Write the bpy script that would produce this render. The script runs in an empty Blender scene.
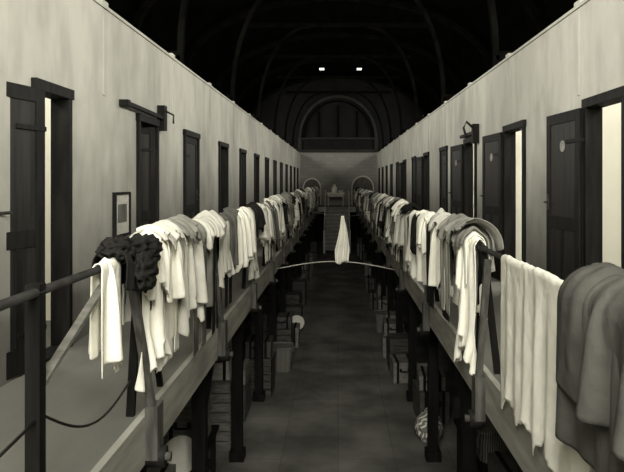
import bpy, math, random
import numpy as np
from mathutils import Vector, Matrix, noise
random.seed(7)
sc=bpy.context.scene
try:
    sc.view_settings.view_transform='Standard'
    sc.view_settings.look='None'
except Exception: pass

# ---------------- materials ----------------
def mat(name, c1, c2=None, scale=4.0, rough=0.8, bump=0.15, bscale=None, stretch=(1,1,1), detail=6, metallic=0, kind='noise', lo=0.35, hi=0.65, spec=.15):
    m=bpy.data.materials.new(name); m.use_nodes=True
    nt=m.node_tree; N=nt.nodes; L=nt.links
    p=N['Principled BSDF']; p.inputs['Roughness'].default_value=rough; p.inputs['Metallic'].default_value=metallic
    try: p.inputs['Specular IOR Level'].default_value=spec
    except Exception: pass
    tc=N.new('ShaderNodeTexCoord'); mp=N.new('ShaderNodeMapping'); mp.inputs['Scale'].default_value=stretch
    L.new(tc.outputs['Object'],mp.inputs['Vector'])
    if kind=='noise':
        t=N.new('ShaderNodeTexNoise'); t.inputs['Scale'].default_value=scale; t.inputs['Detail'].default_value=detail
        fac=t.outputs['Fac']
    elif kind=='wave':
        t=N.new('ShaderNodeTexWave'); t.inputs['Scale'].default_value=scale; t.inputs['Distortion'].default_value=3; t.inputs['Detail'].default_value=4
        fac=t.outputs['Fac']
    L.new(mp.outputs['Vector'],t.inputs['Vector'])
    r=N.new('ShaderNodeValToRGB'); r.color_ramp.elements[0].position=lo; r.color_ramp.elements[1].position=hi
    c2=c2 or tuple(x*0.75 for x in c1)
    r.color_ramp.elements[0].color=(*c2,1); r.color_ramp.elements[1].color=(*c1,1)
    L.new(fac,r.inputs['Fac']); L.new(r.outputs['Color'],p.inputs['Base Color'])
    if bump:
        t2=N.new('ShaderNodeTexNoise'); t2.inputs['Scale'].default_value=bscale or scale*4; t2.inputs['Detail'].default_value=5
        L.new(mp.outputs['Vector'],t2.inputs['Vector'])
        b=N.new('ShaderNodeBump'); b.inputs['Strength'].default_value=bump; b.inputs['Distance'].default_value=0.02
        L.new(t2.outputs['Fac'],b.inputs['Height']); L.new(b.outputs['Normal'],p.inputs['Normal'])
    return m
def tint(v): return (v*1.0, v*.975, v*0.84)
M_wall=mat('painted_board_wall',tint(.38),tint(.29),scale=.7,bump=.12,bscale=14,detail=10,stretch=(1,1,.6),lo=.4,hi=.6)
def scaled(m,fmin,fmax,build):
    nt=m.node_tree;N=nt.nodes;L=nt.links;p=N['Principled BSDF'];src=p.inputs['Base Color'].links[0].from_socket
    tc=N.new('ShaderNodeTexCoord')
    val=build(nt,tc)
    mr=N.new('ShaderNodeMapRange');mr.inputs['From Min'].default_value=fmin[0];mr.inputs['From Max'].default_value=fmax[0];mr.inputs['To Min'].default_value=fmin[1];mr.inputs['To Max'].default_value=fmax[1]
    L.new(val,mr.inputs['Value'])
    mx=N.new('ShaderNodeVectorMath');mx.operation='SCALE';L.new(src,mx.inputs[0]);L.new(mr.outputs['Result'],mx.inputs['Scale'])
    L.new(mx.outputs['Vector'],p.inputs['Base Color'])
def g1(nt,tc):   # shade on the lower wall painted in, broken up with grime noise
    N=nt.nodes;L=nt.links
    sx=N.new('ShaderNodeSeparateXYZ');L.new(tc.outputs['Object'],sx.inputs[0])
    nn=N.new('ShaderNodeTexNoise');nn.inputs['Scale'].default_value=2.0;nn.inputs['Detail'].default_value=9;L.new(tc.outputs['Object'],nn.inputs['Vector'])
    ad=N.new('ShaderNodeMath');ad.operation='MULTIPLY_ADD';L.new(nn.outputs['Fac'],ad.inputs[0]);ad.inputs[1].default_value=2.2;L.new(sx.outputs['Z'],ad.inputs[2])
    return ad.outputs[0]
def g2(nt,tc):   # smudges and drips
    N=nt.nodes;L=nt.links
    mp=N.new('ShaderNodeMapping');mp.inputs['Scale'].default_value=(4,4,1.2);L.new(tc.outputs['Object'],mp.inputs['Vector'])
    nn=N.new('ShaderNodeTexNoise');nn.inputs['Scale'].default_value=1.3;nn.inputs['Detail'].default_value=10;L.new(mp.outputs['Vector'],nn.inputs['Vector'])
    return nn.outputs['Fac']
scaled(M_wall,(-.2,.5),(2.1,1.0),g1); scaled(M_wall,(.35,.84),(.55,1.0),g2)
M_cell=mat('cell_wall_paint',tint(.85),tint(.75),scale=1.2,bump=.05)
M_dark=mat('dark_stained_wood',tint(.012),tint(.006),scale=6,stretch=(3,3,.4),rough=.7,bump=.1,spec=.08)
M_frame=mat('door_frame_wood',tint(.013),tint(.006),scale=6,stretch=(3,3,.4),rough=.7,bump=.1,spec=.08)
M_panel=mat('door_panel_wood',tint(.020),tint(.010),scale=5,stretch=(4,4,.3),rough=.6,bump=.1,spec=.1)
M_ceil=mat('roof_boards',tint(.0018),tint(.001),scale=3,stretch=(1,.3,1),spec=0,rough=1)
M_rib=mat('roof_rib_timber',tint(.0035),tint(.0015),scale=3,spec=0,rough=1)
M_arch=mat('arch_moulding',tint(.022),tint(.014),scale=3)
M_plank=mat('gallery_deck_paint',tint(.17),tint(.12),scale=1.4,stretch=(1.5,.5,1),rough=.8,bump=.1)
M_fascia=mat('fascia_board',tint(.42),tint(.25),scale=3,stretch=(1,.5,3),rough=.75,bump=.15)
M_floor=mat('worn_floor',tint(.19),tint(.085),scale=1.4,detail=12,rough=.75,bump=.3,bscale=18,lo=.36,hi=.68)
def g3(nt,tc):
    N=nt.nodes;L=nt.links
    mp=N.new('ShaderNodeMapping');mp.inputs['Rotation'].default_value=(0,0,math.pi/2);L.new(tc.outputs['Object'],mp.inputs['Vector'])
    b=N.new('ShaderNodeTexBrick');b.inputs['Scale'].default_value=1;b.inputs['Brick Width'].default_value=1.4;b.inputs['Row Height'].default_value=.7;b.inputs['Mortar Size'].default_value=.008
    b.inputs['Color1'].default_value=(1,1,1,1);b.inputs['Color2'].default_value=(.9,.9,.9,1);b.inputs['Mortar'].default_value=(.75,.75,.75,1)
    L.new(mp.outputs['Vector'],b.inputs['Vector']);return b.outputs['Color']
scaled(M_floor,(0,0),(1,1),g3)
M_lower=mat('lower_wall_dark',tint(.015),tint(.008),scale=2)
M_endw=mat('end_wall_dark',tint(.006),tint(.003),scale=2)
M_iron=mat('iron_rail',tint(.022),tint(.010),scale=12,rough=.55,bump=.1,spec=.2)
M_post=mat('weathered_post_wood',tint(.11),tint(.05),scale=8,stretch=(3,3,.5),rough=.7)
M_crate=mat('crate_wood',tint(.20),tint(.11),scale=8,stretch=(1,1,5),rough=.8)
M_crate2=mat('dark_crate_wood',tint(.08),tint(.04),scale=8,stretch=(1,1,5),rough=.8)
M_rope=mat('pale_rope',tint(.6),tint(.45),scale=30)
M_cord=mat('dark_cord',tint(.08),scale=30)
M_white=mat('enamel_white',tint(.8),tint(.65),scale=5,rough=.35,bump=0)
M_stair=mat('pale_stair_wood',tint(.34),tint(.24),scale=5,rough=.7)
M_riser=mat('stair_riser_wood',tint(.20),tint(.15),scale=5,rough=.7)
M_case=mat('suitcase_leather',tint(.09),tint(.05),scale=10,rough=.5)
M_case2=mat('suitcase_fibre',tint(.22),tint(.13),scale=10,rough=.6)
M_box=mat('pale_box_wood',tint(.5),tint(.34),scale=6,stretch=(1,1,4))
M_wick=mat('wicker',tint(.2),tint(.06),scale=14,kind='wave',stretch=(1,1,2))
M_sign=mat('sign_paint',tint(.42),tint(.3),scale=20)
def brick():
    m=bpy.data.materials.new('painted_brick'); m.use_nodes=True
    nt=m.node_tree;N=nt.nodes;L=nt.links;p=N['Principled BSDF'];p.inputs['Roughness'].default_value=.85
    tc=N.new('ShaderNodeTexCoord');mp=N.new('ShaderNodeMapping');mp.inputs['Rotation'].default_value=(math.pi/2,0,0)
    b=N.new('ShaderNodeTexBrick');b.inputs['Scale'].default_value=1.0
    b.inputs['Brick Width'].default_value=.5;b.inputs['Row Height'].default_value=.2;b.inputs['Mortar Size'].default_value=.010
    b.inputs['Color1'].default_value=(*tint(.20),1);b.inputs['Color2'].default_value=(*tint(.17),1);b.inputs['Mortar'].default_value=(*tint(.14),1)
    L.new(tc.outputs['Object'],mp.inputs['Vector']);L.new(mp.outputs['Vector'],b.inputs['Vector']);L.new(b.outputs['Color'],p.inputs['Base Color'])
    return m
M_brick=brick()
def cloth(name,v,v2=None):
    return mat(name,tint(v),tint(v2 if v2 else v*.72),scale=5,rough=.95,bump=.6,bscale=12,lo=.3,hi=.6)
C=dict(w=cloth('cotton_white',.88,.76),l=cloth('cotton_light',.56,.44),g=cloth('wool_grey',.24,.15),m=cloth('wool_mid_grey',.12,.07),d=cloth('wool_dark',.018,.008),b=cloth('blanket_grey',.095,.055))
def stripe(name,a,b,sc_):
    m=mat(name,tint(a),tint(b),scale=sc_,kind='wave',rough=.95,bump=.3,bscale=25,stretch=(.05,1,.05),lo=.55,hi=.7)
    m.node_tree.nodes['Wave Texture'].bands_direction='Y' ; m.node_tree.nodes['Wave Texture'].inputs['Distortion'].default_value=.6
    return m
C['s']=stripe('striped_cotton',.75,.2,5)
def emis(name,c,s):
    m=bpy.data.materials.new(name);m.use_nodes=True;p=m.node_tree.nodes['Principled BSDF']
    p.inputs['Base Color'].default_value=(*c,1);p.inputs['Emission Color'].default_value=(*c,1);p.inputs['Emission Strength'].default_value=s
    return m
M_glass=emis('daylight_glass',(1,.98,.88),1.2)

# ---------------- builder ----------------
class MB:
    def __init__(s): s.v=[];s.f=[];s.fm=[];s.fs=[];s.mats=[]
    def mi(s,m):
        if m not in s.mats: s.mats.append(m)
        return s.mats.index(m)
    def add(s,vs,fs,m,smooth=False):
        o=len(s.v); s.v+= [tuple(v) for v in vs]; k=s.mi(m)
        for f in fs: s.f.append(tuple(o+i for i in f)); s.fm.append(k); s.fs.append(smooth)
    def box(s,x0,x1,y0,y1,z0,z1,m,T=None):
        vs=[(x,y,z) for x in (x0,x1) for y in (y0,y1) for z in (z0,z1)]
        if T is not None: vs=[T@Vector(v) for v in vs]
        s.add(vs,[(0,1,3,2),(4,6,7,5),(0,4,5,1),(2,3,7,6),(0,2,6,4),(1,5,7,3)],m)
    def beam(s,p0,p1,w,h,m,up=Vector((0,0,1))):
        p0=Vector(p0);p1=Vector(p1);d=(p1-p0).normalized()
        if abs(d.dot(up))>.98: up=Vector((0,1,0))
        a=d.cross(up).normalized();b=a.cross(d).normalized()
        vs=[p+a*i*w/2+b*j*h/2 for p in(p0,p1) for i in(-1,1) for j in(-1,1)]
        s.add(vs,[(0,1,3,2),(4,6,7,5),(0,4,5,1),(2,3,7,6),(0,2,6,4),(1,5,7,3)],m)
    def tube(s,pts,r,m,seg=10,rs=None,close=True):
        pts=[Vector(p) for p in pts];n=len(pts);vs=[];fs=[]
        for i,p in enumerate(pts):
            d=(pts[min(i+1,n-1)]-pts[max(i-1,0)]).normalized()
            up=Vector((0,0,1)) if abs(d.z)<.95 else Vector((0,1,0))
            a=d.cross(up).normalized();b=a.cross(d)
            rr=rs[i] if rs else r
            for k in range(seg):
                t=2*math.pi*k/seg; vs.append(p+a*math.cos(t)*rr+b*math.sin(t)*rr)
        for i in range(n-1):
            for k in range(seg):
                k2=(k+1)%seg; fs.append((i*seg+k,i*seg+k2,(i+1)*seg+k2,(i+1)*seg+k))
        if close: fs.append(tuple(range(seg))[::-1]);fs.append(tuple((n-1)*seg+k for k in range(seg)))
        s.add(vs,fs,m,True)
    def lathe(s,prof,T,m,seg=28):
        vs=[];fs=[];n=len(prof)
        for r,z in prof:
            for k in range(seg):
                t=2*math.pi*k/seg; vs.append(T@Vector((r*math.cos(t),r*math.sin(t),z)))
        for i in range(n-1):
            for k in range(seg):
                k2=(k+1)%seg; fs.append((i*seg+k,i*seg+k2,(i+1)*seg+k2,(i+1)*seg+k))
        s.add(vs,fs,m,True)
    def grid(s,P,m):
        nu=len(P);nv=len(P[0]);vs=[p for row in P for p in row];fs=[]
        for i in range(nu-1):
            for j in range(nv-1): fs.append((i*nv+j,(i+1)*nv+j,(i+1)*nv+j+1,i*nv+j+1))
        s.add(vs,fs,m,True)
    def make(s,name,bevel=0,solid=0,sub=0):
        me=bpy.data.meshes.new(name); me.from_pydata(s.v,[],s.f)
        for m in s.mats: me.materials.append(m)
        for i,p in enumerate(me.polygons): p.material_index=s.fm[i]; p.use_smooth=s.fs[i]
        me.update()
        o=bpy.data.objects.new(name,me); sc.collection.objects.link(o)
        if sub:
            k=o.modifiers.new('sub','SUBSURF');k.levels=sub;k.render_levels=sub
        if solid:
            k=o.modifiers.new('s','SOLIDIFY');k.thickness=solid;k.offset=0
        if bevel:
            k=o.modifiers.new('b','BEVEL');k.width=bevel;k.segments=2;k.limit_method='ANGLE'
        return o

# ---------------- dimensions (camera is at z=0) ----------------
ZF=-1.32; ZL=-3.42; ZT=1.61; YE=36.0; YB=-3.0
XWL=-2.17; XWR=2.23; XGL=-1.12; XGR=1.05; XO=4.9
DH=.68
Ldoors=[(4.47,4.98),(6.75,7.42),(8.78,9.6),(11.35,12.15),(13.75,14.5)]
y=16.15
while y<34: Ldoors.append((y,y+.78)); y+=2.4
Rdoors=[(4.82,5.55),(7.44,8.25),(10.05,10.85)]
y=12.7
while y<34: Rdoors.append((y,y+.78)); y+=2.55

def side_wall(name,x0,x1,doors,inner,s):
    b=MB(); y=YB
    for a,c in doors:
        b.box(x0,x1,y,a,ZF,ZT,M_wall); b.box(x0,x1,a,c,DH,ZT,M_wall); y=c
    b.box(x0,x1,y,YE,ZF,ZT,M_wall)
    yy=3.35
    while yy<35:
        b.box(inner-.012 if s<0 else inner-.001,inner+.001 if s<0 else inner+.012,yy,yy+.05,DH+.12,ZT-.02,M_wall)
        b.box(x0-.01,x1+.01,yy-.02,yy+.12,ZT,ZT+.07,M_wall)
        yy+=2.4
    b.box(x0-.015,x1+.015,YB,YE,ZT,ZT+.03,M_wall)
    return b.make(name)
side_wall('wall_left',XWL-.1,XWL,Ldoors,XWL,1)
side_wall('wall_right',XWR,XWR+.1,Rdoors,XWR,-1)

def deck(name,x0,x1,edge,s):
    b=MB()
    b.box(x0,x1,YB,33.0,ZF-.10,ZF,M_plank)
    e=edge
    b.box(min(e,e+.04*s),max(e,e+.04*s),1.2,33.0,ZF-.26,ZF+.012,M_fascia)
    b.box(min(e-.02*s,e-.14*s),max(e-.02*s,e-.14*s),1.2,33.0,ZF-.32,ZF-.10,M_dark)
    y=1.5
    while y<33: b.box(x0+.05,x1-.05,y,y+.08,ZF-.26,ZF-.1,M_dark); y+=.7
    return b.make(name)
deck('gallery_floor_left',-XO,XGL,XGL,1)
deck('gallery_floor_right',XGR,XO,XGR,-1)
b=MB(); b.box(XGL,XGR,YB,1.15,ZF-.12,ZF,M_plank); b.make('landing_floor')
b=MB(); b.box(-XO,XO,YB,YE,ZL-.15,ZL,M_floor)
b.make('floor')
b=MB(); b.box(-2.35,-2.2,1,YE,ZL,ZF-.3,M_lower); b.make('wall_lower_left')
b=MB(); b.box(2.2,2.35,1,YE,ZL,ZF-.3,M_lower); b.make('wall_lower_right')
b=MB(); b.box(-XO-.2,-XO,YB,YE,ZL,3.4,M_cell); b.make('wall_outer_left')
b=MB(); b.box(XO,XO+.2,YB,YE,ZL,3.4,M_cell); b.make('wall_outer_right')
def parts(name,x0,x1,doors,off):
    b=MB()
    for i,(a,c) in enumerate(doors):
        b.box(x0,x1,a-off-.05,a-off,ZF,ZT-.3,M_cell)
    return b.make(name)
parts('wall_cell_partitions_left',-XO,XWL-.1,Ldoors,.75)
parts('wall_cell_partitions_right',XWR+.1,XO,Rdoors,.9)
b=MB(); b.box(-XO,XO,YB-.2,YB,ZL,6.2,M_cell); b.make('wall_back')

# roof
def vault(a,h,n,x0=0,z0=3.3): return [(x0+a*math.cos(math.pi*i/n),z0+h*math.sin(math.pi*i/n)) for i in range(n+1)]
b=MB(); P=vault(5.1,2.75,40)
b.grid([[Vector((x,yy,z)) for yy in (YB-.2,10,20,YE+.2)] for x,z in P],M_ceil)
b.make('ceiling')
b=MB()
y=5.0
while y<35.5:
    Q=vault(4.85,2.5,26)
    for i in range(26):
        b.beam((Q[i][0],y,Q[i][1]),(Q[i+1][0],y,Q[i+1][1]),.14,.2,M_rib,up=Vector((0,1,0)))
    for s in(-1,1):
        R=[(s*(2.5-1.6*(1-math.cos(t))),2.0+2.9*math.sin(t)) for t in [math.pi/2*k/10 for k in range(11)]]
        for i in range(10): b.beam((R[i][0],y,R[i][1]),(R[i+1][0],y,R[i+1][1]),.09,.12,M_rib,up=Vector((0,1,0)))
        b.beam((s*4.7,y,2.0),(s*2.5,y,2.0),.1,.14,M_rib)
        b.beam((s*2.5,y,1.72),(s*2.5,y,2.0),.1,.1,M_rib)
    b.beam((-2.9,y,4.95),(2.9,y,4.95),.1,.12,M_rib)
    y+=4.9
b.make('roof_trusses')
for i,x in enumerate((-.84,1.1)):
    b=MB(); b.box(x-.13,x+.13,32.3,32.7,5.86,5.90,M_glass)
    b.box(x-.18,x-.13,32.2,32.8,5.83,5.93,M_rib); b.box(x+.13,x+.18,32.2,32.8,5.83,5.93,M_rib)
    b.make('window_skylight_%d'%(i+1))

# ---------------- end wall ----------------
b=MB()
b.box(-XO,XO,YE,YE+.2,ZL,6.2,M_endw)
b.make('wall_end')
b=MB()
b.box(XWL,XWR,YE-.06,YE,ZF,1.75,M_brick)
b.make('wall_end_brick')
b=MB()
for (r,w,mm,yy) in ((2.2,.16,M_arch,.1),(1.95,.06,M_rib,.14)):
    n=28
    for i in range(n):
        t0=math.pi*i/n;t1=math.pi*(i+1)/n
        b.beam((r*math.cos(t0),YE-yy,2.5+r*math.sin(t0)*1.1),(r*math.cos(t1),YE-yy,2.5+r*math.sin(t1)*1.1),w,.16,mm,up=Vector((0,1,0)))
for s in(-1,1): b.box(s*2.2-.1,s*2.2+.1,YE-.18,YE-.02,1.75,2.5,M_arch)
b.box(-2.1,2.1,YE-.2,YE-.02,2.45,2.55,M_arch)
b.box(-2.2,2.2,YE-.24,YE-.02,1.72,1.86,M_arch)
for x in(-1.1,0,1.1): b.box(x-.04,x+.04,YE-.14,YE-.02,2.6,4.4-abs(x)*.3,M_rib)
b.make('trim_end_arch')
for k,(xc,r) in enumerate(((-1.5,.5),(1.42,.62))):
    b=MB(); n=16
    zc=-.35
    b.box(xc-r,xc+r,YE-.10,YE-.062,ZF,zc,M_post)
    vs=[(xc+r*math.cos(math.pi*i/n),YE-.10,zc+r*1.1*math.sin(math.pi*i/n)) for i in range(n+1)]
    b.add(vs,[tuple(range(n+1))],M_post)
    for i in range(n):
        t0=math.pi*i/n;t1=math.pi*(i+1)/n
        b.beam((xc+r*math.cos(t0),YE-.12,zc+r*1.1*math.sin(t0)),(xc+r*math.cos(t1),YE-.12,zc+r*1.1*math.sin(t1)),.08,.08,M_box,up=Vector((0,1,0)))
    for s in(-1,1): b.box(xc+s*r-.035,xc+s*r+.035,YE-.16,YE-.08,ZF,zc,M_box)
    b.box(xc-.02,xc+.02,YE-.14,YE-.1,ZF,zc+r,M_post)
    b.box(xc-r,xc+r,YE-.14,YE-.1,zc-.03,zc+.03,M_post)
    b.make('door_end_%d'%(k+1))

b=MB(); b.box(-XO,XO,33.0,YE-.16,ZF-.12,ZF,M_plank); b.box(XGL,XGR,32.96,33.0,ZF-.26,ZF,M_fascia); b.make('gallery_bridge_floor')
b=MB(); n=11; y0=30.0; y1=32.95
for i in range(n):
    z=ZL+(ZF-ZL)*(i+1)/(n+1); ya=y0+(y1-y0)*i/n; yb=y0+(y1-y0)*(i+1)/n
    b.box(-.62,.52,ya-.03,yb,z-.04,z,M_stair)
    b.box(-.62,.52,yb-.02,yb,z-.0,z+.17,M_riser)
for x in(-.66,.56):
    b.beam((x,y0-.1,ZL+.12),(x,y1,ZF-.05),.06,.26,M_stair)
    b.box(x-.05,x+.05,y0-.15,y0-.05,ZL,ZL+1.1,M_box)
    b.beam((x,y0-.1,ZL+1.05),(x,y1,ZF+.85),.05,.06,M_box)
    for i in range(1,10): 
        t=i/10; yy=y0-.1+t*(y1-y0+.1); z=ZL+.12+t*(ZF-.05-ZL-.12); b.box(x-.015,x+.015,yy,yy+.03,z,z+.88,M_stair)
b.make('staircase')
b=MB()
tx0,tx1,ty0,ty1=-.6,.35,33.6,34.2
b.box(tx0,tx1,ty0,ty1,-.62,-.58,M_white)
for x in(tx0+.05,tx1-.1):
    for yy in(ty0+.04,ty1-.09): b.box(x,x+.05,yy,yy+.05,ZF,-.62,M_box)
b.box(tx0+.04,tx1-.04,ty0+.03,ty0+.05,-.80,-.62,M_box)
b.make('side_table')
b=MB()
b.lathe([(0,0),(.13,0),(.16,.05),(.14,.28),(.06,.36),(.06,.42),(.09,.44),(0,.44)],Matrix.Translation((-.2,33.9,-.578)),M_white); b.make('enamel_jug')
b=MB()
b.lathe([(0,0),(.08,0),(.17,.12),(.18,.13),(.16,.13),(.07,.02),(0,.02)],Matrix.Translation((.14,33.85,-.578)),M_white); b.make('enamel_bowl')

# ---------------- doors ----------------
def leaf(b,x,y,ang,w,s,sign=False):
    T=Matrix.Translation((x,y,ZF+.02))@Matrix.Rotation(ang,4,'Z')
    h=DH-ZF-.04; t=.02
    b.box(-t*.5,t*.5,0,w,0,h,M_panel,T)
    for (a,c) in((0,.09),(w-.09,w)): b.box(-t,t,a,c,0,h,M_dark,T)
    for (a,c) in((0,.18),(.85,.97),(h-.1,h)): b.box(-t,t,.09,w-.09,a,c,M_dark,T)
    b.box(-t*.9,t*.9,w/2-.03,w/2+.03,.18,.85,M_dark,T)
    for q in(-1,1):
        b.box(min(q*t,q*(t+.008)),max(q*t,q*(t+.008)),w-.075,w-.02,1.02,1.18,M_iron,T)
        b.tube([T@Vector((q*.02,w-.05,1.1)),T@Vector((q*.06,w-.05,1.1)),T@Vector((q*.065,w-.13,1.1))],.011,M_iron,8)
    for z in(.25,h-.3): b.box(-t-.005,t+.005,-.01,.28,z,z+.035,M_dark,T)
    if sign:
        for q in(-1,1):
            b.lathe([(0,.0),(.055,.0),(.055,.006),(.035,.006),(.035,.004)],T@Matrix.Translation((q*(t*.5+.001),w*.5,h-.32))@Matrix.Rotation(q*math.pi/2,4,'Y'),M_case2,20)
def door(name,side,a,c,mode,sign=False):
    b=MB(); s=1 if side=='L' else -1; xw=XWL if side=='L' else XWR
    x0,x1=sorted((xw-s*.115,xw+s*.035)); fw=.06
    b.box(x0,x1,a-fw+.02,a+.02,ZF,DH+.05,M_frame); b.box(x0,x1,c-.02,c+fw-.02,ZF,DH+.05,M_frame)
    b.box(x0-.008,x1+.008,a-fw,c+fw,DH-.02,DH+.06,M_frame)
    b.box(x0,x1,a,c,ZF,ZF+.02,M_frame)
    w=c-a-.05
    if mode=='near': leaf(b,xw+s*.06,a-.01,math.pi-s*math.radians(12),w+.06,s,sign)
    elif mode=='far': leaf(b,xw+s*.062,c+.01,-s*math.radians(3.5),w+.06,s,sign)
    elif mode=='closed': leaf(b,xw-s*.01,a+.025,0,w,s,sign)
    elif mode=='ajar': leaf(b,xw-s*.01,c-.03,math.pi-(-s)*math.radians(-22),w,s,sign)
    elif mode=='inopen': leaf(b,xw-s*.13,c-.03,s*math.radians(95),w,s,sign)
    return b.make(name,bevel=.004)
lm=['near','ajar','closed','inopen','ajar']
n=1
for i,(a,c) in enumerate(Ldoors):
    door('door_%d'%n,'L',a,c,lm[i] if i<5 else random.choice(['closed','ajar','inopen','closed'])); n+=1
rm=['far','far','far','closed','far','closed']
for i,(a,c) in enumerate(Rdoors):
    door('door_%d'%n,'R',a,c,rm[i] if i<6 else random.choice(['closed','far','closed','ajar']),sign=i<3); n+=1

b=MB()
b.beam((XWL+.06,6.2,.79),(XWL+.06,7.5,.77),.04,.04,M_dark)
b.box(XWL,XWL+.09,7.48,7.6,.62,.92,M_dark)
b.box(XWL,XWL+.09,6.18,6.26,.76,.82,M_dark)
b.tube([(XWL+.1,7.5,.85),(XWL+.2,7.48,.8),(XWL+.2,7.47,.7)],.012,M_iron)
b.make('wall_bracket')
b=MB()
b.box(XWR-.10,XWR,9.85,9.97,.62,.92,M_dark)
b.tube([(XWR-.08,9.9,.85),(XWR-.2,9.85,.95),(XWR-.26,9.8,.85),(XWR-.22,9.8,.72)],.02,M_iron)
b.beam((XWR-.06,9.95,.79),(XWR-.06,11.0,.79),.05,.05,M_dark)
b.make('wall_bracket')
b=MB()
b.box(XWL,XWL+.02,6.02,6.42,-.52,-.12,M_sign)
for q in((6.0,6.025,-.54,-.10),(6.415,6.44,-.54,-.10)): b.box(XWL,XWL+.035,*q,M_dark)
b.box(XWL,XWL+.035,6.02,6.42,-.125,-.10,M_dark); b.box(XWL,XWL+.035,6.02,6.42,-.54,-.515,M_dark)
b.box(XWL+.02,XWL+.025,6.1,6.34,-.4,-.22,M_post)
b.make('framed_notice')

# ---------------- railings ----------------
RL=(-1.12,-.41); RR=(1.0,-.46)
def railing(side,ys,y0):
    b=MB(); xr,zr=RL if side=='L' else RR; s=1 if side=='L' else -1
    e=XGL if side=='L' else XGR
    b.tube([(xr,y0,zr),(xr,12,zr),(xr,33,zr)],.018,M_iron,12)
    for yy in ys:
        xs=e-s*.05
        b.beam((xs,yy,ZF),(xr,yy,zr+.01),.045,.03,M_dark)
        b.beam((xr+s*.02,yy-.22,zr-.05),(e+s*.075,yy+.03,ZF-.06),.045,.03,M_post)
        b.beam((xr,yy+.05,zr-.02),(e-s*.03,yy+.52,ZF),.035,.03,M_dark)
        zb=ZF-.10 if side=='L' else ZF-.18
        b.box(min(e+s*.04,e+s*.11),max(e+s*.04,e+s*.11),yy-.03,yy+.09,zb-.14,zb+.16,M_post)
        b.tube([(e+s*.04,yy+.03,zb-.14),(e+s*.14,yy+.03,zb-.14)],.06,M_iron,18)
        b.tube([(e+s*.14,yy+.03,zb-.14),(e+s*.17,yy+.03,zb-.14)],.025,M_post,12)
        b.tube([(xr,yy-.04,zr),(xr,yy+.04,zr)],.028,M_iron,12)
    return b
ys=[3.52+2.1*i for i in range(14)]
b=railing('L',ys,1.4)
b.beam((-1.13,2.33,ZF-.5),(-1.13,2.33,-.38),.055,.05,M_dark)
b.beam((-1.12,3.12,-.43),(-1.12,2.36,-.76),.035,.02,M_crate)
pts=[]
for i in range(17):
    t=i/16; pts.append((-1.12,2.36+t*1.0,-.88-.19*t-.13*math.sin(math.pi*t)))
b.tube(pts,.006,M_iron,8)
b.tube([(-1.12,1.6,-.95),(-1.12,2.36,-.88)],.006,M_iron,8)
b.make('railing')
b=railing('R',[1.72]+[4.3+2.6*i for i in range(12)],1.0)
b.make('railing')

for side,xs in(('L',-1.24),('R',1.17)):
    y=3.5
    b=MB()
    while y<32.5:
        b.box(xs-.06,xs+.06,y-.06,y+.06,ZL,ZF-.32,M_dark)
        b.box(xs-.09,xs+.09,y-.09,y+.09,ZL,ZL+.12,M_dark)
        b.beam((xs,y+.05,ZF-.8),(xs,y+.5,ZF-.34),.08,.08,M_dark)
        y+=2.1
    b.make('gallery_support_posts')

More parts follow.
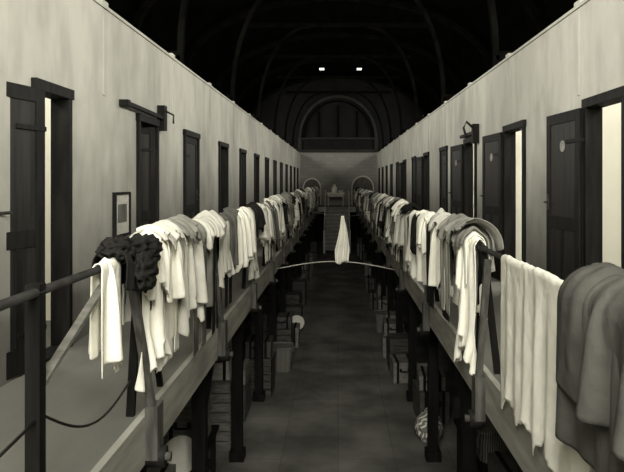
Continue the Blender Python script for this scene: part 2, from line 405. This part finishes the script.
# ---------------- clothes: draped by a small cloth solver ----------------
def nz(x,y,z): return noise.noise(Vector((x,y,z)))
def sim(W,Lf,Lb,shape='rect',comp=.75,R0=.04,Rn=.03,seed=1,steps=110,h=.024,fan=0.0,stiff=.3,rough=1.0):
    nx=max(6,int(round(W/h))); na=max(3,int(round(Lf/h))); nb=max(3,int(round(Lb/h))); ny=na+nb
    U=(np.arange(nx+1)/nx-.5)*W; Sd=(np.arange(ny+1)-nb)*h
    u,s=np.meshgrid(U,Sd)
    mask=np.ones_like(u,bool); au=np.abs(u)
    if shape=='shirt':
        bw=W*.30; mask=(au<=bw)|((s>Lf-.24)&(s<Lf-.02-(au-bw)*.35))
        mask&=~((s>Lf-.06)&(au<.06))
    elif shape=='shirt_tail':
        bw=W*.30; mask=(au<=bw)|((s<-Lb+.26)&(s>-Lb+.03))
        mask&=~((s>Lf-.07)&(au>bw-.06)&(au+ (s-(Lf-.07))>bw-.0))
    elif shape=='shirt_over':
        bw=W*.28; mask=(au<=bw)|((s>-.08)&(s<.12))
    elif shape=='trousers':
        cr=Lf*.15; mask=(s<cr)|(au>(s-cr)*.10+.012)
        mask&=au<=W*.5-(np.clip(s,0,9)*.05)
    elif shape=='rag':
        mask=(s<Lf-.10*np.abs(np.sin(u*9+seed)))
    Ry=np.array([R0+Rn*nz(v*5*comp,seed,3.3)+.5*Rn*nz(v*15,seed,7.7) for v in U])
    Ry=np.maximum(Ry,.024)
    Rg=np.tile(Ry,(ny+1,1)); a=np.clip(np.abs(s)/Rg,0,math.pi/2)
    rest=np.clip(np.abs(s)-Rg*math.pi/2,0,9)
    y0=u*comp*(1+fan*np.clip(np.abs(s),0,.6))
    rn=np.array([[nz(y0[j,i]*12+s[j,i]*2,s[j,i]*2.4,seed) for i in range(nx+1)] for j in range(ny+1)])
    rn2=np.array([[nz(y0[j,i]*6,s[j,i]*7,seed+5) for i in range(nx+1)] for j in range(ny+1)])
    rn3=np.array([[nz(y0[j,i]*20,s[j,i]*14,seed+8) for i in range(nx+1)] for j in range(ny+1)])
    sg=np.where(s>=0,1,-1)
    kk=np.clip(np.abs(s)/.1,0,1)
    lift=(.35+.65*(1-kk))*np.abs(rn3)*.04*rough
    n0=sg*((Rg+lift)*np.sin(a)); z0=(Rg+lift)*np.cos(a)-rest
    n0=n0+sg*np.abs(rn*.075*rough+.01)*kk
    y0=y0+.03*rn2*kk*rough+.012*rn2
    z0=z0+ (1-kk)*(.03*np.abs(rn))*rough
    P=np.stack([n0,y0,z0],-1); V=P.copy()
    inv=np.ones_like(u); inv[nb,:]=0
    inv=np.where(mask,inv,0.0)
    cons=[]
    def addc(dj,di,st):
        L0=h*math.hypot(dj, di*(W/nx)/h)
        for par in(0,1):
            rows=np.arange(0,ny+1-dj); cols=np.arange(0,nx+1-abs(di))
            if dj: rows=rows[((rows//dj)%2)==par]
            else: cols=cols[((cols//di)%2)==par]
            if len(rows)==0 or len(cols)==0: continue
            off=0 if di>=0 else -di
            r,c=np.meshgrid(rows,cols+off,indexing='ij'); r=r.ravel();c=c.ravel(); r2=r+dj;c2=c+di
            ok=mask[r,c]&mask[r2,c2]; i1=(r*(nx+1)+c)[ok]; i2=(r2*(nx+1)+c2)[ok]
            if len(i1)==0: continue
            cons.append((i1,i2,L0,st))
    addc(0,1,1);addc(1,0,1);addc(1,1,.5);addc(1,-1,.5);addc(0,2,stiff*.35);addc(2,0,stiff*.35)
    Pf=P.reshape(-1,3);Vf=V.reshape(-1,3);w=inv.ravel();Rf=Rg.ravel();sgf=sg.ravel()
    prep=[]
    for i1,i2,L0,st in cons:
        ws=w[i1]+w[i2]; ok=ws>0; i1=i1[ok];i2=i2[ok];ws=ws[ok]
        prep.append((i1,i2,L0,(w[i1]/ws*st)[:,None],(w[i2]/ws*st)[:,None],st))
    dt=1/50
    for it in range(steps):
        vel=(Pf-Vf)*.965
        Vf=Pf.copy()
        Pf=Pf+vel*(w[:,None]>0); Pf[:,2]-=9.8*dt*dt*(w>0)
        for k in range(7):
            for i1,i2,L0,a1,a2,st in prep:
                d=Pf[i2]-Pf[i1]; ln=np.sqrt((d*d).sum(1))+1e-9
                df=((ln-L0)/ln)[:,None]
                Pf[i1]+=a1*df*d; Pf[i2]-=a2*df*d
            dd=np.sqrt(Pf[:,0]**2+Pf[:,2]**2)+1e-9
            hit=(dd<Rf)&(w>0)
            q=(Rf/dd)[:,None]
            Pf[hit,0]*=q[hit,0]; Pf[hit,2]*=q[hit,0]
            Vf[hit,1]=Pf[hit,1]
            low=(Pf[:,2]<0)&(w>0)
            f=low&(sgf>0)&(Pf[:,0]<.014); Pf[f,0]=.014
            f=low&(sgf<0)&(Pf[:,0]>-.014); Pf[f,0]=-.014
    return Pf.reshape(ny+1,nx+1,3),mask
def put(b,side,yc,res,m,flip=1,sy=1.0,dn=0.0,dz=0.0,sz=1.0):
    P,mask=res; xr,zr=RL if side=='L' else RR; s=1 if side=='L' else -1
    idx={};vs=[];fs=[]
    J,I=mask.shape
    for j in range(J):
        for i in range(I):
            if mask[j,i]:
                idx[(j,i)]=len(vs); p=P[j,i]
                vs.append((xr+s*(p[0]+(dn if p[2]<0 else 0)),yc+p[1]*flip*sy,max(zr+p[2]*sz+dz,ZF+.02 if p[0]<0 else -9)))
    for j in range(J-1):
        for i in range(I-1):
            q=[(j,i),(j,i+1),(j+1,i+1),(j+1,i)]
            if all(k in idx for k in q): fs.append(tuple(idx[k] for k in q))
    b.add(vs,fs,m,True)
def crumple(b,c,rad,m,seed,am=.35):
    n=48;mm=32;P=[]
    for i in range(n+1):
        row=[]
        for j in range(mm+1):
            a=2*math.pi*(i%n)/n;p=math.pi*j/mm
            d=Vector((math.sin(p)*math.cos(a),math.sin(p)*math.sin(a),math.cos(p)))
            q=1-am*abs(nz(d.x*2.2+seed,d.y*2.2,d.z*2.2))*2.2+am*.5*nz(d.x*4,d.y*4+seed,d.z*4)-am*.35*abs(nz(d.x*7,d.y*7+seed,d.z*7))
            row.append(Vector((c[0]+rad[0]*d.x*q,c[1]+rad[1]*d.y*q,c[2]+rad[2]*d.z*q)))
        P.append(row)
    b.grid(P,m)
def G(name,side,items,cr=()):
    b=MB()
    for (yc,m,kw) in items:
        kw=dict(kw); pk={k:kw.pop(k) for k in('flip','dn','dz') if k in kw}
        put(b,side,yc,sim(**kw),C[m],**pk)
    for (c,rad,m,seed) in cr: crumple(b,c,rad,C[m],seed)
    return b.make(name,solid=.005,sub=1)
D=dict
# left railing
G('undershirt','L',[(3.02,'w',D(W=.36,Lf=.54,Lb=.4,shape='rag',comp=.58,R0=.028,Rn=.01,seed=2))])
G('jacket','L',[(3.30,'d',D(W=.62,Lf=.25,Lb=.34,shape='rect',comp=.66,R0=.075,Rn=.05,seed=3,h=.022,rough=1.5)),(3.45,'d',D(W=.3,Lf=.36,Lb=.2,shape='trousers',comp=.7,R0=.05,Rn=.02,seed=33,h=.022))],
  cr=[((-1.12,3.16,-.345),(.10,.15,.075),'d',8),((-1.05,3.36,-.36),(.11,.15,.09),'d',5),((-1.02,3.28,-.47),(.07,.16,.12),'d',12)])
G('shirt','L',[(3.62,'w',D(W=1.15,Lf=.58,Lb=.4,shape='shirt',comp=.56,R0=.05,Rn=.04,seed=5,rough=1.5)),(3.60,'w',D(W=.6,Lf=.40,Lb=.3,shape='rag',comp=.55,R0=.08,Rn=.04,seed=55,rough=1.5))])
G('shirt','L',[(3.97,'w',D(W=1.3,Lf=.40,Lb=.4,shape='shirt_over',comp=.55,R0=.09,Rn=.06,seed=6,rough=1.8)),(3.88,'l',D(W=.7,Lf=.24,Lb=.25,shape='rag',comp=.55,R0=.115,Rn=.06,seed=7,rough=2)),(4.08,'w',D(W=.5,Lf=.66,Lb=.2,shape='trousers',comp=.7,R0=.04,Rn=.03,seed=77,rough=1.5))])
G('pullover','L',[(4.38,'l',D(W=1.2,Lf=.52,Lb=.4,shape='shirt',comp=.58,R0=.09,Rn=.05,seed=8,rough=1.6)),(4.42,'g',D(W=.9,Lf=.26,Lb=.3,shape='rag',comp=.55,R0=.12,Rn=.06,seed=9,rough=2))])
G('trousers','L',[(4.62,'m',D(W=.6,Lf=.78,Lb=.25,shape='trousers',comp=.7,R0=.06,Rn=.03,seed=10,rough=1.5,dn=.03))])
G('blanket','L',[(5.15,'l',D(W=1.4,Lf=.30,Lb=.4,shape='rag',comp=.55,R0=.105,Rn=.06,seed=11,rough=1.8)),(5.0,'g',D(W=1.0,Lf=.60,Lb=.3,shape='shirt_tail',comp=.65,R0=.07,Rn=.03,seed=12,rough=1.5))])
G('trousers','L',[(5.45,'d',D(W=.6,Lf=.80,Lb=.25,shape='trousers',comp=.75,R0=.06,Rn=.02,seed=13,rough=1.5))])
G('shirt','L',[(5.72,'l',D(W=1.0,Lf=.46,Lb=.4,shape='shirt',comp=.58,R0=.07,Rn=.04,seed=131,rough=1.5))])
G('jacket','L',[(6.15,'m',D(W=1.3,Lf=.48,Lb=.4,shape='shirt_over',comp=.6,R0=.08,Rn=.06,seed=14,rough=1.8)),(6.2,'d',D(W=.6,Lf=.72,Lb=.2,shape='trousers',comp=.7,R0=.04,Rn=.02,seed=141,rough=1.5))])
G('bedsheet','L',[(7.05,'w',D(W=2.3,Lf=.62,Lb=.5,shape='rag',comp=.52,R0=.07,Rn=.06,seed=15,h=.03,rough=1.6))])
G('shirt','L',[(7.8,'l',D(W=1.2,Lf=.62,Lb=.4,shape='shirt',comp=.6,R0=.08,Rn=.05,seed=16,rough=1.6))])
G('pullover','L',[(8.2,'d',D(W=1.0,Lf=.42,Lb=.4,shape='rag',comp=.55,R0=.10,Rn=.06,seed=17,rough=1.6))])
# right railing
G('blanket','R',[(1.86,'b',D(W=1.5,Lf=.66,Lb=.7,shape='rect',comp=.80,R0=.10,Rn=.05,seed=20,h=.03,stiff=1.0)),(1.90,'b',D(W=1.3,Lf=.50,Lb=.3,shape='rect',comp=.76,R0=.125,Rn=.05,seed=24,h=.03,stiff=1.0,rough=1.0))])
G('bath_towel','R',[(3.10,'w',D(W=1.42,Lf=.82,Lb=.6,shape='rag',comp=.92,R0=.026,Rn=.005,seed=22,h=.026,stiff=.7,rough=.7))])
G('shirt','R',[(4.60,'w',D(W=1.2,Lf=.68,Lb=.5,shape='shirt',comp=.55,R0=.055,Rn=.03,seed=23,rough=1.5)),(4.72,'w',D(W=.6,Lf=.46,Lb=.3,shape='rag',comp=.55,R0=.075,Rn=.03,seed=231,rough=1.5))])
G('pullover','R',[(5.0,'g',D(W=1.5,Lf=.28,Lb=.4,shape='rag',comp=.55,R0=.115,Rn=.07,seed=24,rough=1.8)),(4.85,'g',D(W=1.1,Lf=.18,Lb=.3,shape='rag',comp=.55,R0=.14,Rn=.07,seed=25,rough=2))])
G('pyjama_trousers','R',[(5.22,'s',D(W=.7,Lf=.62,Lb=.4,shape='trousers',comp=.75,R0=.08,Rn=.03,seed=26,rough=1.4,dn=.03))])
G('trousers','R',[(5.5,'d',D(W=.6,Lf=.70,Lb=.4,shape='trousers',comp=.75,R0=.06,Rn=.03,seed=261,rough=1.4))])
G('shirt','R',[(5.85,'w',D(W=1.3,Lf=.56,Lb=.5,shape='shirt_tail',comp=.6,R0=.08,Rn=.05,seed=27,rough=1.6)),(5.75,'l',D(W=1.0,Lf=.24,Lb=.3,shape='rag',comp=.55,R0=.12,Rn=.06,seed=28,rough=1.8))])
G('trousers','R',[(6.35,'d',D(W=.6,Lf=.74,Lb=.4,shape='trousers',comp=.75,R0=.06,Rn=.03,seed=29,rough=1.4))])
G('shirt','R',[(6.9,'w',D(W=1.6,Lf=.62,Lb=.5,shape='shirt_over',comp=.6,R0=.08,Rn=.05,seed=30,rough=1.6)),(6.7,'w',D(W=.8,Lf=.44,Lb=.3,shape='rag',comp=.55,R0=.1,Rn=.05,seed=301,rough=1.6))])
G('jacket','R',[(7.4,'d',D(W=.8,Lf=.5,Lb=.4,shape='rag',comp=.5,R0=.08,Rn=.05,seed=31,rough=1.6))])
G('shirt','R',[(7.9,'w',D(W=1.4,Lf=.54,Lb=.5,shape='shirt',comp=.58,R0=.08,Rn=.05,seed=32,rough=1.6))])
lib=[sim(W=1.1,Lf=.55,Lb=.35,shape='shirt',comp=.58,R0=.07,Rn=.05,seed=41,h=.034,steps=80,rough=1.5),
 sim(W=1.2,Lf=.44,Lb=.4,shape='shirt_over',comp=.56,R0=.08,Rn=.06,seed=42,h=.034,steps=80,rough=1.6),
 sim(W=1.0,Lf=.32,Lb=.4,shape='rag',comp=.52,R0=.10,Rn=.06,seed=43,h=.034,steps=80,rough=1.8),
 sim(W=.6,Lf=.72,Lb=.25,shape='trousers',comp=.75,R0=.05,Rn=.03,seed=44,h=.03,steps=80,rough=1.4),
 sim(W=1.3,Lf=.62,Lb=.5,shape='rag',comp=.54,R0=.06,Rn=.05,seed=45,h=.034,steps=80,rough=1.5),
 sim(W=.8,Lf=.24,Lb=.3,shape='rag',comp=.52,R0=.13,Rn=.08,seed=46,h=.034,steps=80,rough=2)]
wid=[.55,.6,.5,.35,.65,.38]
for side in 'LR':
    b=MB(); y=8.3
    while y<32.5:
        k=random.choice([0,1,2,3,4,5,5]); c=random.choice(['w','w','w','l','l','g','m','d','d','d','s','g'])
        put(b,side,y+wid[k]/2,lib[k],C[c],flip=random.choice([-1,1]),dn=random.uniform(0,.05),sz=random.uniform(.85,1.15))
        if random.random()<.45: put(b,side,y+.1,lib[3],C[random.choice('wlgdd')],flip=random.choice([-1,1]),dn=.04)
        y+=wid[k]*random.uniform(.45,.75)
    b.make('hanging_laundry',solid=.005)

# ---------------- cord with towel and arched rope ----------------
b=MB()
pts=[(-1.08+i/20*2.09,11.0,-1.53-.02*i/20+.14*math.sin(math.pi*i/20)) for i in range(21)]
b.tube(pts,.009,M_rope,8); b.make('rope')
b=MB()
pts=[(-1.12,11.0,-.41),(-.6,11,-.50),(0.09,11,-.62),(.5,11,-.56),(1.0,11,-.46)]
b.tube(pts,.004,M_cord,6); b.make('clothes_line')
b=MB(); P=[]
for i in range(41):
    u=i/40; row=[]
    for j in range(31):
        v=j/30; w=.05+.21*min(1,v*1.35)
        hem=.84+.05*math.sin(u*5+.5)-.07*(1-u)
        x=.08+(u-.5)*w*(1-.12*max(0,v-.7)*3)+.012*math.sin(v*5)
        row.append(Vector((x,10.965-.022*math.sin(u*17+v*1.5)*(.4+.6*v),-.61-hem*v)))
    P.append(row)
b.grid(P,C['w'])
P2=[[Vector((.08+(i/8-.5)*.06,10.965+.04*j/6,-.61+.012*math.sin(math.pi*j/6))) for j in range(7)] for i in range(9)]
b.grid(P2,C['w'])
b.make('hand_towel',solid=.006)

# ---------------- luggage & boxes below the galleries ----------------
def suitcase(x,y,z,w,d,h,m,rot=0):
    b=MB(); T=Matrix.Translation((x,y,z))@Matrix.Rotation(rot,4,'Z')
    b.box(-w/2,w/2,-d/2,d/2,0,h*.62,m,T); b.box(-w/2-.004,w/2+.004,-d/2-.004,d/2+.004,h*.63,h,m,T)
    for q in(-.3,.3): b.box(q*w-.02,q*w+.02,-d/2-.01,d/2+.01,-.0,h+.008,M_frame,T)
    b.tube([T@Vector((-.07,-d/2-.005,h*.6)),T@Vector((-.06,-d/2-.05,h*.6)),T@Vector((.06,-d/2-.05,h*.6)),T@Vector((.07,-d/2-.005,h*.6))],.01,M_frame,8)
    for q in(-.18,.18): b.box(q*w-.02,q*w+.02,-d/2-.014,-d/2,h*.55,h*.72,M_iron,T)
    b.make('suitcase',bevel=.012)
def crate(x,y,z,w,d,h,m,rot=0):
    b=MB(); T=Matrix.Translation((x,y,z))@Matrix.Rotation(rot,4,'Z')
    n=max(2,int(h/.11)); t=.012
    for i in range(n):
        a=i*h/n; c=a+h/n-.012
        b.box(-w/2,w/2,-d/2,-d/2+t,a,c,m,T);b.box(-w/2,w/2,d/2-t,d/2,a,c,m,T)
        b.box(-w/2,-w/2+t,-d/2,d/2,a,c,m,T);b.box(w/2-t,w/2,-d/2,d/2,a,c,m,T)
    for sx in(-1,1):
        for sy in(-1,1):
            x0=sx*(w/2-.03);y0=sy*(d/2-.03); b.box(x0-.02,x0+.02,y0-.02,y0+.02,0,h,m,T)
    b.box(-w/2+.01,w/2-.01,-d/2+.01,d/2-.01,.0,.012,m,T); b.box(-w/2+.01,w/2-.01,-d/2+.01,d/2-.01,h-.02,h-.006,m,T)
    b.make('wooden_crate')
def basket(x,y,z,w,d,h):
    b=MB(); P=[]; n=40
    for i in range(n+1):
        a=2*math.pi*(i%n)/n; row=[]
        cx=math.copysign(abs(math.cos(a))**.45,math.cos(a)); sy=math.copysign(abs(math.sin(a))**.45,math.sin(a))
        for j in range(17):
            v=j/16; q=.88+.12*v+.015*((i+j)%2)
            row.append(Vector((x+w/2*cx*q,y+d/2*sy*q,z+h*v)))
        P.append(row)
    b.grid(P,M_wick)
    rim=[p[-1] for p in P]; b.tube(rim,.018,M_wick,8,close=False)
    b.box(x-w*.46,x+w*.46,y-d*.46,y+d*.46,z+h-.03,z+h-.01,M_wick)
    for sx in(-1,1): b.tube([(x+sx*w*.5,y-.08,z+h*.8),(x+sx*w*.56,y-.05,z+h*.95),(x+sx*w*.56,y+.05,z+h*.95),(x+sx*w*.5,y+.08,z+h*.8)],.012,M_wick,6)
    b.make('wicker_basket')
def bowl(x,y,z,r,tilt=0,rot=0):
    b=MB(); T=Matrix.Translation((x,y,z))@Matrix.Rotation(rot,4,'Z')@Matrix.Rotation(tilt,4,'X')
    b.lathe([(0,0),(r*.5,0),(r*.9,r*.4),(r,r*.45),(r*1.03,r*.47),(r,r*.44),(r*.85,r*.38),(r*.47,.02),(0,.02)],T,M_white,32)
    b.make('enamel_bowl')
def bench(x,y0,y1,w,h):
    b=MB(); b.box(x-w/2,x+w/2,y0,y1,ZL+h-.04,ZL+h,M_frame)
    y=y0+.1
    while y<y1:
        for s in(-1,1): b.box(x+s*(w/2-.05)-.025,x+s*(w/2-.05)+.025,y-.025,y+.025,ZL,ZL+h-.04,M_frame)
        b.box(x-w/2+.05,x+w/2-.05,y-.02,y+.02,ZL+.2,ZL+.26,M_frame)
        y+=(y1-y0-.2)/2
    b.make('bench')
bench(-1.62,4.2,7.2,.5,.62)
bowl(-1.50,6.0,ZL+.62+.17,.17,math.radians(65),0)
suitcase(-1.62,5.2,ZL+.63,.4,.6,.3,M_case2,.05)
suitcase(-1.62,6.75,ZL+.63,.4,.5,.4,M_crate,.0)
bench(1.62,4.2,7.4,.5,.62)
suitcase(1.60,5.4,ZL+.63,.42,.7,.3,M_case,.03)
basket(1.6,6.4,ZL+.63,.42,.5,.3)
crate(-1.6,8.3,ZL,.5,.7,.85,M_crate)
suitcase(-1.6,8.3,ZL+.86,.4,.5,.42,M_box,.05)
suitcase(-1.55,9.2,ZL,.45,.6,.5,M_case); suitcase(-1.55,9.2,ZL+.52,.42,.56,.22,M_case2,.04)
crate(-1.28,10.2,ZL,.45,.5,.6,M_crate2); suitcase(-1.28,10.2,ZL+.61,.4,.45,.25,M_case)
suitcase(-1.3,10.85,ZL,.4,.5,.45,M_case2)
basket(-1.06,11.42,ZL,.46,.46,.42)
crate(-1.10,12.4,ZL,.4,.5,.55,M_crate2); suitcase(-1.10,12.4,ZL+.56,.36,.46,.22,M_case)
suitcase(-1.02,13.15,ZL,.4,.5,.4,M_crate)
bowl(-.95,14.35,ZL+.16,.17,math.radians(60),.1)
crate(-1.05,14.8,ZL,.4,.5,.5,M_crate2)
crate(-1.58,13.2,ZL,.45,.7,.7,M_post)
crate(1.40,10.2,ZL,.42,.45,.40,M_box)
suitcase(1.35,9.1,ZL,.42,.6,.45,M_case,.05); suitcase(1.35,9.1,ZL+.46,.36,.5,.2,M_case2,-.05)
suitcase(1.12,10.85,ZL,.38,.5,.35,M_case2,.05); crate(1.12,11.45,ZL,.4,.5,.6,M_crate2)
b=MB(); crumple(b,(1.2,8.25,ZL+.18),(.19,.26,.20),C['s'],77,am=.12)
crumple(b,(1.2,8.25,ZL+.38),(.06,.06,.06),C['s'],78,am=.2); b.make('laundry_bag')
rnd=random.Random(3)
posts=[3.5+2.1*i for i in range(14)]
for s in(-1,1):
    y=12.1 if s>0 else 15.2
    while y<29:
        d=rnd.uniform(.42,.65); k=rnd.random()
        for p in posts:
            if y-.12<p<y+d+.12: y=p+.13
        x=s*rnd.uniform(1.05,1.25)+ (-.03 if s<0 else 0)
        if k<.45:
            h=rnd.uniform(.3,.6); suitcase(x,y+d/2,ZL,.42,d,h,rnd.choice([M_case,M_case2,M_case]),rnd.uniform(-.06,.06))
            if rnd.random()<.6: suitcase(x,y+d/2,ZL+h+.02,.38,d*.8,.24,rnd.choice([M_case,M_case2,M_crate]),rnd.uniform(-.1,.1))
        elif k<.92: crate(x,y+d/2,ZL,.42,d,rnd.uniform(.4,.85),rnd.choice([M_crate,M_crate2,M_crate2]),rnd.uniform(-.05,.05))
        else: basket(x,y+d/2,ZL,.42,d,.4)
        y+=d+rnd.uniform(.05,.3)

# ---------------- added unseen windows + daylight ----------------
def area(name,loc,rot,sx,sy,e,col=(1,.98,.91)):
    l=bpy.data.lights.new(name,'AREA'); l.shape='RECTANGLE'; l.size=sx; l.size_y=sy; l.energy=e; l.color=col
    o=bpy.data.objects.new(name,l); o.location=loc; o.rotation_euler=rot; sc.collection.objects.link(o)
k=1
for s in(-1,1):
    for y,e in zip((1.5,7.5,13.5,19.5,25.5,31.5),(450,450,370,300,240,240)):
        b=MB(); x=s*(XO-.02)
        x0,x1=sorted((x,x-s*.05))
        for q in(-2,-1,0,1,2): b.box(x0,x1,y+q*1.15-.03,y+q*1.15+.03,2.1,3.38,M_frame)
        b.box(x0,x1,y-2.33,y+2.33,2.07,2.13,M_frame); b.box(x0,x1,y-2.33,y+2.33,3.34,3.4,M_frame)
        b.make('window_%d'%k); k+=1  # unseen window frame added to go with the side lamp
        area('daylight_%d'%k,(s*(XO-.09),y,2.74),(0,math.radians(90*s+ (-s)*18),0),1.15,4.4,e)  # added lamp hidden behind the wall, lights the opposite wall and rail
b=MB()
for q in(-2,-1,0,1,2): b.box(q*1.0-.04,q*1.0+.04,YB,YB+.06,.6,5.0,M_frame)
for z in(.6,2.0,3.5,5.0): b.box(-2.04,2.04,YB,YB+.06,z-.04,z+.04,M_frame)
b.make('window_back')  # window frame added out of view around the rear lamp
area('daylight_back',(0,YB+.1,2.8),(math.radians(84),0,0),3.9,4.2,1700)  # added lamp behind the camera, set high to light clothes and lower floor

w=bpy.data.worlds.new('w'); sc.world=w; w.use_nodes=True
w.node_tree.nodes['Background'].inputs[0].default_value=(1,.98,.85,1); w.node_tree.nodes['Background'].inputs[1].default_value=.1

cd=bpy.data.cameras.new('camera'); cam=bpy.data.objects.new('camera',cd); sc.collection.objects.link(cam)
cam.location=(0,0,0); cam.rotation_euler=(math.pi/2,0,0)
cd.sensor_width=36; cd.lens=36; cd.shift_x=-26/624; cd.shift_y=-54/624; cd.clip_start=.05; cd.clip_end=200
sc.camera=cam
